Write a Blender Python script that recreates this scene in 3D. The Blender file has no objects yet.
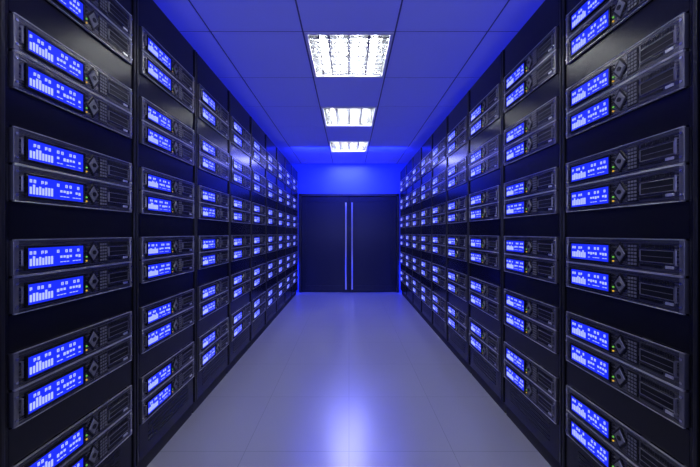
import bpy, bmesh, math, random
from mathutils import Matrix, Vector
random.seed(4)
C = bpy.data.collections.new('scene'); bpy.context.scene.collection.children.link(C)
bpy.context.scene.view_settings.view_transform = 'Standard'
PI = math.pi
CAMZ = 1.26; HW = 1.07; CEIL = 2.73; FAR = 6.61; NEAR = -1.4; SIDE = 1.95

# ------------------------------------------------------------------ materials
def mat(name, col, rough=.5, metal=0., spec=.5, emit=None, estr=0., noise=None, bump=None, coat=0.):
    m = bpy.data.materials.new(name); m.use_nodes = True
    nt = m.node_tree; b = nt.nodes['Principled BSDF']
    b.inputs['Base Color'].default_value = (*col, 1)
    b.inputs['Roughness'].default_value = rough
    b.inputs['Metallic'].default_value = metal
    b.inputs['Specular IOR Level'].default_value = spec
    b.inputs['Coat Weight'].default_value = coat
    if emit:
        b.inputs['Emission Color'].default_value = (*emit, 1)
        b.inputs['Emission Strength'].default_value = estr
    if noise or bump:
        tc = nt.nodes.new('ShaderNodeTexCoord'); n = nt.nodes.new('ShaderNodeTexNoise')
        mp = nt.nodes.new('ShaderNodeMapping'); nt.links.new(tc.outputs['Object'], mp.inputs[0]); nt.links.new(mp.outputs[0], n.inputs['Vector'])
        n.inputs['Scale'].default_value = 1.
        if noise:
            sc, lo, hi = noise
            mp.inputs['Scale'].default_value = sc
            r = nt.nodes.new('ShaderNodeMapRange'); nt.links.new(n.outputs['Fac'], r.inputs['Value'])
            r.inputs['From Min'].default_value = .3; r.inputs['From Max'].default_value = .7
            r.inputs['To Min'].default_value = lo; r.inputs['To Max'].default_value = hi
            nt.links.new(r.outputs[0], b.inputs['Roughness'])
        if bump:
            n2 = nt.nodes.new('ShaderNodeTexNoise'); n2.inputs['Scale'].default_value = bump[0]
            nt.links.new(tc.outputs['Object'], n2.inputs['Vector'])
            bp = nt.nodes.new('ShaderNodeBump'); bp.inputs['Strength'].default_value = bump[1]; bp.inputs['Distance'].default_value = bump[2] if len(bump) > 2 else .002
            nt.links.new(n2.outputs['Fac'], bp.inputs['Height']); nt.links.new(bp.outputs[0], b.inputs['Normal'])
    return m
M = {}
M['black'] = mat('black_powder_coat', (.003,.003,.003), .2, 0, .35)
M['post'] = mat('dark_post_metal', (.025,.025,.023), .3, .6)
M['inner'] = mat('cabinet_inner', (.01,.01,.014), .6)
M['face'] = mat('brushed_grey_metal', (.13,.128,.118), .28, .92, noise=((3,3,160),.2,.34))
M['chassis'] = mat('chassis_metal', (.05,.05,.06), .45, .8)
M['ear'] = mat('light_brushed_metal', (.78,.77,.70), .3, .88)
M['earplate'] = mat('mid_brushed_metal', (.25,.245,.22), .3, .85)
M['screw'] = mat('screw_steel', (.6,.6,.62), .25, 1)
M['bezel'] = mat('black_bezel', (.004,.004,.006), .25, 0, .3)
M['screen'] = mat('blue_screen', (.0,.0,.08), .4, 0, .15, emit=(.012,.030,1.), estr=.98)
M['read'] = mat('white_readout', (.05,.05,.15), .4, 0, .15, emit=(.46,.54,1.), estr=1.0)
M['amber'] = mat('amber_light', (.2,.1,.0), .3, emit=(1.,.6,.05), estr=.6)
M['green'] = mat('green_light', (.0,.2,.0), .3, emit=(.3,1.,.12), estr=.45)
M['slot'] = mat('slot_black', (.003,.003,.003), .4, 0, .25)
M['rubber'] = mat('button_grey', (.17,.17,.16), .4, .4)
M['tile'] = mat('ceiling_tile', (.44,.46,.90), .75, bump=(60,.3))  # blue of the ceiling lighting is tinted into the tile colour
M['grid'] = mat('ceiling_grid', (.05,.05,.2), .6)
M['wall'] = mat('painted_wall', (.05,.09,.34), .6, bump=(40,.2))
M['door'] = mat('dark_door_laminate', (.002,.004,.018), .32, 0, .3, bump=(30,.1))
M['dframe'] = mat('door_frame_dark', (.004,.004,.006), .4)
M['chrome'] = mat('brushed_steel', (.95,.95,.90), .38, 1.)
M['tube'] = mat('fluorescent_tube', (1,1,1), .4, emit=(1,.99,.95), estr=98)
M['refl'] = mat('light_reflector', (.32,.34,.37), .16, 1., bump=(28,1.,.06))
M['louvre'] = mat('aluminium_louvre', (.15,.155,.17), .2, .8, bump=(60,1.,.01))
M['lframe'] = mat('light_frame', (.6,.6,.68), .4)

def floor_mat():
    m = bpy.data.materials.new('glossy_floor_tile'); m.use_nodes = True
    nt = m.node_tree; b = nt.nodes['Principled BSDF']
    tc = nt.nodes.new('ShaderNodeTexCoord')
    br = nt.nodes.new('ShaderNodeTexBrick'); br.offset = 0; br.squash = 1
    br.inputs['Scale'].default_value = 1; br.inputs['Brick Width'].default_value = .6; br.inputs['Row Height'].default_value = .6
    br.inputs['Mortar Size'].default_value = .0016; br.inputs['Mortar Smooth'].default_value = .2; br.inputs['Bias'].default_value = 0
    br.inputs['Color1'].default_value = (.255,.255,.27,1); br.inputs['Color2'].default_value = (.262,.262,.277,1); br.inputs['Mortar'].default_value = (.13,.13,.15,1)
    nt.links.new(tc.outputs['Object'], br.inputs['Vector']); nt.links.new(br.outputs['Color'], b.inputs['Base Color'])
    n = nt.nodes.new('ShaderNodeTexNoise'); n.inputs['Scale'].default_value = 3; nt.links.new(tc.outputs['Object'], n.inputs['Vector'])
    r = nt.nodes.new('ShaderNodeMapRange'); nt.links.new(n.outputs['Fac'], r.inputs['Value'])
    r.inputs['To Min'].default_value = .19; r.inputs['To Max'].default_value = .25
    nt.links.new(r.outputs[0], b.inputs['Roughness'])
    b.inputs['Specular IOR Level'].default_value = 1.
    b.inputs['Coat Weight'].default_value = 1.; b.inputs['Coat Roughness'].default_value = .3
    return m
M['floor'] = floor_mat()

# ------------------------------------------------------------------ mesh helpers
def box(bm, x0,x1,y0,y1,z0,z1, bev=0, mi=0):
    r = bmesh.ops.create_cube(bm, size=1)
    vs = r['verts']
    bmesh.ops.scale(bm, vec=(x1-x0,y1-y0,z1-z0), verts=vs)
    bmesh.ops.translate(bm, vec=((x0+x1)/2,(y0+y1)/2,(z0+z1)/2), verts=vs)
    fs = set(f for v in vs for f in v.link_faces)
    for f in fs: f.material_index = mi
    if bev:
        es = list(set(e for v in vs for e in v.link_edges))
        bmesh.ops.bevel(bm, geom=es, offset=bev, segments=2, affect='EDGES', profile=.5)
def cyl(bm, p0, p1, r, seg=12, r2=None):
    p0 = Vector(p0); p1 = Vector(p1); d = p1-p0
    q = d.to_track_quat('Z','Y').to_matrix().to_4x4()
    mtx = Matrix.Translation((p0+p1)/2) @ q
    bmesh.ops.create_cone(bm, cap_ends=True, segments=seg, radius1=r, radius2=r if r2 is None else r2, depth=d.length, matrix=mtx)
def obj(name, bm, m, parent=None):
    me = bpy.data.meshes.new(name); bm.to_mesh(me); bm.free()
    for mm in (m if isinstance(m, (list,tuple)) else [m]): me.materials.append(mm)
    o = bpy.data.objects.new(name, me); C.objects.link(o)
    if parent: o.parent = parent
    return o
def thing(name, label, cat, loc=(0,0,0), rotz=0, group=None):
    o = bpy.data.objects.new(name, None); C.objects.link(o); o.empty_display_size = .05
    o.location = loc; o.rotation_euler = (0,0,rotz); o['label'] = label; o['category'] = cat
    if group: o['group'] = group
    return o
def struct(name, bm, m, label, cat, parent=None):
    o = obj(name, bm, m, parent)
    o['kind'] = 'structure'; o['label'] = label; o['category'] = cat
    return o
def dup(root, loc, rotz, label):
    r = root.copy(); C.objects.link(r); r.location = loc; r.rotation_euler = (0,0,rotz); r['label'] = label
    for ch in list(root.children):
        c = ch.copy(); C.objects.link(c); c.parent = r
        for g in list(ch.children):
            d = g.copy(); C.objects.link(d); d.parent = c
    return r
def B(): return bmesh.new()

# ------------------------------------------------------------------ setting
bm = B(); box(bm, -SIDE, SIDE, NEAR, FAR+.1, -.05, 0); struct('floor', bm, M['floor'], 'glossy pale floor of large square tiles running down the aisle', 'floor')
bm = B(); box(bm, -SIDE-.1, -SIDE, NEAR, FAR+.1, 0, CEIL+.15); struct('wall_left', bm, M['wall'], 'plain wall behind the left row of cabinets', 'wall')
bm = B(); box(bm, SIDE, SIDE+.1, NEAR, FAR+.1, 0, CEIL+.15); struct('wall_right', bm, M['wall'], 'plain wall behind the right row of cabinets', 'wall')
bm = B(); box(bm, -SIDE-.1, SIDE+.1, NEAR-.1, NEAR, 0, CEIL+.15); struct('wall_front', bm, M['wall'], 'plain wall closing the room behind the viewer', 'wall')
DH = 2.09; DW = 1.06
bm = B()
box(bm, -SIDE, -DW, FAR, FAR+.1, 0, CEIL+.15); box(bm, DW, SIDE, FAR, FAR+.1, 0, CEIL+.15); box(bm, -DW, DW, FAR, FAR+.1, DH, CEIL+.15)
struct('wall_back', bm, M['wall'], 'blue lit end wall above and around the double door', 'wall')
bm = B()
box(bm, -DW, -DW+.05, FAR-.02, FAR+.09, 0, DH, .004); box(bm, DW-.05, DW, FAR-.02, FAR+.09, 0, DH, .004); box(bm, -DW, DW, FAR-.02, FAR+.09, DH-.05, DH, .004)
struct('trim_1', bm, M['dframe'], 'dark frame around the double door at the end of the aisle', 'door frame')
for n, s in ((1,-1),(2,1)):
    def X(a,b): return (min(a*s,b*s), max(a*s,b*s))
    bm = B()
    box(bm, *X(.004,DW-.055), FAR+.02, FAR+.06, .012, DH-.055, .003)
    for a,b in ((.004,.13),(DW-.15,DW-.055)): box(bm, *X(a,b), FAR+.012, FAR+.022, .012, DH-.055, .002)
    for a,b in ((.012,.14),(DH-.17,DH-.055)): box(bm, *X(.13,DW-.15), FAR+.012, FAR+.022, a, b, .002)
    d = struct('door_%d'%n, bm, M['door'], '%s leaf of the dark double door closing the aisle' % ('left' if s<0 else 'right'), 'door')
    bm = B()
    x = .065*s
    cyl(bm, (x,FAR-.06,.075), (x,FAR-.06,1.90), .017, 16)
    for z in (.25,1.0,1.72): cyl(bm, (x,FAR-.06,z), (x,FAR+.015,z), .009, 10)
    h = obj('door_handle', bm, M['chrome'], d); h['label'] = 'full height steel pull bar'

# ceiling: tiles with recessed light openings
P = .675; Y0 = 2.28
lights_rows = (0,2,4,-2)
bm = B()
g = .006
j0 = -6; j1 = 7
for j in range(j0, j1):
    ya = max(Y0+P*j, NEAR); yb = min(Y0+P*(j+1), FAR)
    if yb-ya < .03: continue
    for i in range(-3,4):
        xa = max(-.3375+P*i, -SIDE); xb = min(-.3375+P*(i+1), SIDE)
        if xb-xa < .03: continue
        if i == 0 and j in lights_rows: continue
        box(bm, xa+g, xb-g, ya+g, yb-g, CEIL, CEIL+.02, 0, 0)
for i in range(-3,5):
    x = -.3375+P*i
    if abs(x) < SIDE: box(bm, x-g, x+g, NEAR, FAR, CEIL+.004, CEIL+.02, 0, 1)
for j in range(j0, j1+1):
    y = Y0+P*j
    if not NEAR < y < FAR: continue
    for i in range(-3,4):
        box(bm, max(-.3375+P*i,-SIDE)+g, min(-.3375+P*(i+1),SIDE)-g, y-g, y+g, CEIL+.004, CEIL+.02, 0, 1)
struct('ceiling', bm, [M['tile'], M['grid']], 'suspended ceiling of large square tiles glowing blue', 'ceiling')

# ------------------------------------------------------------------ recessed ceiling lights
def make_light(label):
    t = thing('ceiling_light', label, 'light', (0,0,CEIL-.004), 0, 'recessed ceiling lights down the aisle')
    h = P/2-.008; w = h-.022
    bm = B()
    for a in ((-h,h,-h,-w),(-h,h,w,h),(-h,-w,-w,w),(w,h,-w,w)): box(bm, a[0],a[1],a[2],a[3], 0, .02)
    obj('frame', bm, M['lframe'], t)
    bm = B()
    box(bm, -w,w,-w,w,.10,.105)
    for a in ((-w,-w+.004,-w,w),(w-.004,w,-w,w),(-w,w,-w,-w+.004),(-w,w,w-.004,w)): box(bm, *a, .02,.10)
    obj('reflector', bm, M['refl'], t)
    for x in (-.21,-.07,.07,.21):
        bm = B(); cyl(bm, (x,-w+.03,.066), (x,w-.03,.066), .014, 12); tb = obj('tube', bm, M['tube'], t)
        bm = B()
        for s in (-1,1): cyl(bm, (x,s*(w-.03),.066),(x,s*(w-.006),.066), .016, 12)
        obj('tube_holder', bm, M['lframe'], tb)
    bm = B()
    for k in range(1,8):   # lengthwise blades, deeper ones between the tubes
        x = -w+2*w*k/8; d = .006 if k%2==0 else .003
        box(bm, x-d,x+d,-w,w,.010 if k%2==0 else .014,.044 if k%2==0 else .030,.002)
    for k in range(1,10):
        y = -w+2*w*k/10; box(bm, -w,w,y-.003,y+.003,.010,.040)
    obj('louvre', bm, M['louvre'], t)
    return t
L0 = make_light('nearest and largest square louvred ceiling light in view')
def ly(j): return Y0+P*(j+.5)
L0.location.y = ly(0)
dup(L0, (0,ly(2),CEIL-.004), 0, 'middle one of the three louvred ceiling lights in view')
dup(L0, (0,ly(4),CEIL-.004), 0, 'smallest farthest louvred ceiling light, closest to the double door')
dup(L0, (0,ly(-2),CEIL-.004), 0, 'louvred ceiling light over the viewer, out of the picture')

# ------------------------------------------------------------------ cabinets
PW = .612; PH = .24; CZ = [2.20-.36*i for i in range(6)]; CABH = 2.53; ROW0 = .948
def make_cabinet():
    t = thing('server_cabinet', '', 'cabinet')
    w = .3035
    bm = B()   # front frame with six openings
    ow = .2725
    for s in (-1,1): box(bm, min(s*w,s*ow), max(s*w,s*ow), 0, .02, .09, CABH, .0015)
    zs = [CABH] + [v for c in CZ for v in (c+PH/2+.001, c-PH/2-.001)] + [.09]
    for k in range(0, len(zs), 2): box(bm, -ow, ow, 0, .02, zs[k+1], zs[k])
    obj('front_frame', bm, M['black'], t)
    bm = B()
    for s in (-1,1): box(bm, min(s*w,s*(w-.012)), max(s*w,s*(w-.012)), .02, .82, .02, CABH)
    box(bm, -w+.012, w-.012, .02, .82, CABH-.02, CABH); box(bm, -w+.012, w-.012, .02, .82, .02, .05); box(bm, -w+.012, w-.012, .80, .82, .05, CABH-.02)
    for c in CZ: box(bm, -w+.012, w-.012, .021, .7, c-PH/2-.006, c-PH/2-.0015)
    obj('body', bm, M['inner'], t)
    bm = B(); box(bm, -w+.006, w-.006, .02, .80, 0, .09, .002); obj('plinth', bm, M['inner'], t)
    for s in (-1,1):
        bm = B(); box(bm, min(s*(w-.002),s*(w-.014)), max(s*(w-.002),s*(w-.014)), -.008, 0, .09, CABH-.004, .002); obj('edge_strip', bm, M['post'], t)
    bm = B()
    for k in range(0,5): box(bm, -.2, .2, -.0015, 0, .15+k*.022, .158+k*.022)
    obj('vent_slots', bm, M['slot'], t)
    return t

# ------------------------------------------------------------------ servers
def readout(bm, kind):
    rnd = random.Random(kind*7+1)
    y0, y1 = -.0145, -.0125
    def b(a,c,z0,z1): box(bm, a, c, y0, y1, z0, z1, 0, 1)
    x0 = -.217
    for k in range(8):   # level bars lower left
        h = .024+.004*rnd.randint(0,2)
        b(x0+k*.0104, x0+k*.0104+.0058, .030, .030+h)
    for k in range(6):   # small marks upper left
        if (k+kind)%3 == 2: continue
        x = x0+k*.0128
        b(x, x+.0018, .068, .079); b(x, x+.0066, .0774, .079); b(x+.0048, x+.0066, .070, .079)
        if rnd.random() > .4: b(x, x+.0066, .068, .0696)
    for k in range(8):   # blocks and fine marks at the right
        x = -.122+k*.0126
        if (k*3+kind)%5: b(x, x+.0072, .046+.003*rnd.randint(0,1), .057)
        if (k+kind)%4: b(x, x+.0085, .033, .0355)
    for k in range(6):
        x = -.122+k*.0165
        if (k+kind)%3 != 1:
            b(x, x+.0075, .0775, .0792); b(x, x+.0018, .070, .0775); b(x+.0057, x+.0075, .070, .0775); b(x, x+.0075, .0683, .0700)
def make_server(kind):
    t = thing('rack_server', '', 'server', group='')
    t.scale = (1.018,1,1)
    bm = B(); box(bm, -.225,.225,.012,.62,0,.1195); obj('chassis', bm, M['chassis'], t)
    bm = B(); box(bm, -.248,.248,-.010,.012,.0025,.1170,.002)
    for z in (.0125,.1065): box(bm, .0,.236,-.0115,-.009,z-.0008,z+.0008)
    obj('faceplate', bm, M['face'], t)
    for z0,z1 in ((.0005,.0028),(.1168,.1190)):
        bm = B(); box(bm, -.262,.262,-.0125,-.004,z0,z1,.0006); obj('edge_trim', bm, M['ear'], t)
    for s in (-1,1):
        bm = B(); box(bm, min(s*.249,s*.2645), max(s*.249,s*.2645), -.012, .012, .004, .1155, .0012)
        e = obj('mounting_ear', bm, M['earplate'], t)
        for z in (.022,.098):
            bm = B(); cyl(bm, (s*.257,-.012,z),(s*.257,-.0155,z),.0045,10); obj('screw', bm, M['screw'], e)
        bm = B()
        cyl(bm, (s*.2445,-.018,.035),(s*.2445,-.018,.085),.0026,8)
        for z in (.035,.085): cyl(bm, (s*.2445,-.020,z),(s*.2445,-.009,z),.0026,8)
        obj('pull_handle', bm, M['earplate'], t)
    bm = B()
    for a in ((-.232,-.006,.015,.022),(-.232,-.006,.090,.097),(-.232,-.225,.022,.090),(-.013,-.006,.022,.090)): box(bm, a[0],a[1],-.0175,-.009,a[2],a[3],.001)
    bz = obj('display_bezel', bm, M['bezel'], t)
    bm = B(); box(bm, -.225,-.013,-.0125,-.009,.022,.090); readout(bm, kind)
    sc = obj('display', bm, [M['screen'],M['read']], bz); sc['label'] = 'glowing blue display with white bars and small marks'
    for z, m in ((.028,'amber'),(.044,'green'),(.060,'slot'),(.076,'slot'),(.092,'slot')):
        bm = B(); cyl(bm, (.004,-.010,z),(.004,-.0135,z),.0034,10); obj('status_light' if m!='slot' else 'button', bm, M[m], t)
    # diamond control pad with a dark rim
    def dia(cx, cz, r, y, d, r2=None, sx=.72):
        bm = B()
        bmesh.ops.create_cone(bm, cap_ends=True, segments=4, radius1=r, radius2=r2 or r, depth=d, matrix=Matrix.Translation((cx,y,cz)) @ Matrix.Diagonal((sx,1,1,1)) @ Matrix.Rotation(PI/2,4,'X'))
        return bm
    cp = obj('control_pad', dia(.036,.060,.044,-.0115,.004), M['slot'], t)
    obj('pad_face', dia(.036,.060,.034,-.0145,.004,.030), M['rubber'], cp)
    bm = B(); cyl(bm, (.036,-.016,.060),(.036,-.019,.060),.009,14); obj('centre_button', bm, M['slot'], cp)
    # keypad of small buttons
    bm = B(); box(bm, .066,.110,-.0122,-.009,.016,.102,.001)
    gr = obj('keypad', bm, M['slot'], t)
    bm = B()
    for r in range(6):
        for q in range(3):
            x = .0705+q*.0125; z = .0215+r*.0132
            box(bm, x, x+.0090, -.0140,-.0120, z, z+.0080, .0006)
    obj('button_grid', bm, M['rubber'], gr)
    # drive bay: wide low slot, ribbed vent above it, card slot and eject button below
    bm = B()
    for a in ((.118,.236,.038,.0400),(.118,.236,.078,.0800),(.118,.1200,.0400,.078),(.2340,.236,.0400,.078)): box(bm, a[0],a[1],-.0145,-.009,a[2],a[3],.0006)
    db = obj('drive_bay', bm, M['earplate'], t)
    bm = B(); box(bm, .1200,.2340,-.012,-.009,.0400,.078); obj('bay_door', bm, M['slot'], db)
    bm = B(); box(bm, .124,.230,-.0132,-.0118,.0575,.0590); obj('tray_line', bm, M['rubber'], db)
    bm = B()
    for k in range(14): box(bm, .120+k*.0083, .120+k*.0083+.0048, -.0112,-.009,.086,.100)
    obj('vent_ribs', bm, M['slot'], t)
    bm = B(); box(bm, .118,.195,-.0125,-.009,.021,.030); obj('card_slot', bm, M['slot'], t)
    bm = B(); box(bm, .207,.232,-.0135,-.009,.021,.030,.0008); obj('eject_button', bm, M['ear'], t)
    return t

cab = make_cabinet(); srv = [make_server(k) for k in range(4)]
used = set()
ORD = ['', 'nearest', 'second-nearest', 'third-nearest', 'fourth-nearest', 'fifth-nearest', 'sixth-nearest', 'seventh-nearest', 'eighth-nearest', 'farthest']
PN = ['topmost', 'second', 'third', 'fourth', 'fifth', 'lowest']
first_cab = True
for side, s in (('left',-1),('right',1)):
    rot = PI/2 if s < 0 else -PI/2
    for k in range(0,10):
        yc = ROW0+PW*(k-.5)
        which = '%s cabinet on the %s' % (ORD[k], side) if k else 'cabinet beyond the %s edge' % side
        lab = ('tall black server cabinet full of lit servers, %s in the %s row' % (ORD[k], side)) if k else ('black server cabinet barely seen at the %s edge of the photo' % side)
        if first_cab:
            c = cab; first_cab = False; c.location = (s*HW, yc, 0); c.rotation_euler = (0,0,rot); c['label'] = lab
        else: c = dup(cab, (s*HW, yc, 0), rot, lab)
        c['group'] = 'server cabinets in the %s row' % side
        for p, cz in enumerate(CZ):
            for u in (0,1):
                kind = random.randrange(4)
                pos = 'upper' if u else 'lower'
                pair = '%s pair' % PN[p] if p in (0,5) else '%s pair down' % PN[p]
                l = 'slim rack server, %s of the %s, %s' % (pos, pair, which)
                loc = (s*HW, yc, cz-PH/2+u*.12)
                if kind not in used:
                    used.add(kind); r = srv[kind]; r.location = loc; r.rotation_euler = (0,0,rot); r['label'] = l
                else: r = dup(srv[kind], loc, rot, l)
                r['group'] = 'rack servers in the %s row of cabinets' % side

# ------------------------------------------------------------------ lamps
def area(name, loc, direction, sx, sy, power, col):
    l = bpy.data.lights.new(name, 'AREA'); l.shape = 'RECTANGLE'; l.size = sx; l.size_y = sy; l.energy = power; l.color = col
    o = bpy.data.objects.new(name, l); C.objects.link(o); o.location = loc
    o.rotation_euler = Vector(direction).to_track_quat('-Z','Y').to_euler()
    return o
def strip(name, loc, d, length, width, power, col):   # a strip light running along the aisle
    d = Vector(d).normalized(); ax = Vector((0,1,0)); z = -d; yv = z.cross(ax)
    o = area(name, loc, d, length, width, power, col)
    o.rotation_euler = Matrix((ax, yv, z)).transposed().to_euler()
    return o
BL = (.02,.035,1.)
for s in (-1,1):
    strip('blue_cove_lamp', (s*1.85, 3.0, CABH+.06), (-s,0,.1), 6.9, .08, 44, BL)
    # added low fill lights, hidden in the gap between the last cabinet and the end wall, washing the floor before the door
    strip('blue_floor_fill', (s*1.3, 6.525, .35), (-s,0,-.35), .1, .5, 16, (.01,.025,1.))
area('blue_door_lamp', (0, FAR-1.35, CEIL-.05), (0,1,-1.5), 1.9, .12, 150, (.008,.024,1.))
area('pale_streak_fill', (0, FAR-.42, CEIL-.03), (0,0.01,-1), .7, .5, 26, (.26,.28,1.))  # added fill, no fixture: pale streak and blue on the far floor
area('blue_room_fill', (0, NEAR+.3, 1.5), (0,1,.45), 2.5, 1., 48, (.36,.39,1.))  # added ambient fill behind the camera, not a fixture of the room

w = bpy.data.worlds.new('world'); bpy.context.scene.world = w; w.use_nodes = True
w.node_tree.nodes['Background'].inputs[0].default_value = (.0,.0,.02,1)

cd = bpy.data.cameras.new('camera'); co = bpy.data.objects.new('camera', cd); C.objects.link(co)
co.location = (0,0,CAMZ); co.rotation_euler = (PI/2,0,0)
cd.sensor_width = 36; cd.lens = 36*312/700; cd.shift_x = 1/700; cd.shift_y = -.5/700; cd.clip_start = .02
bpy.context.scene.camera = co
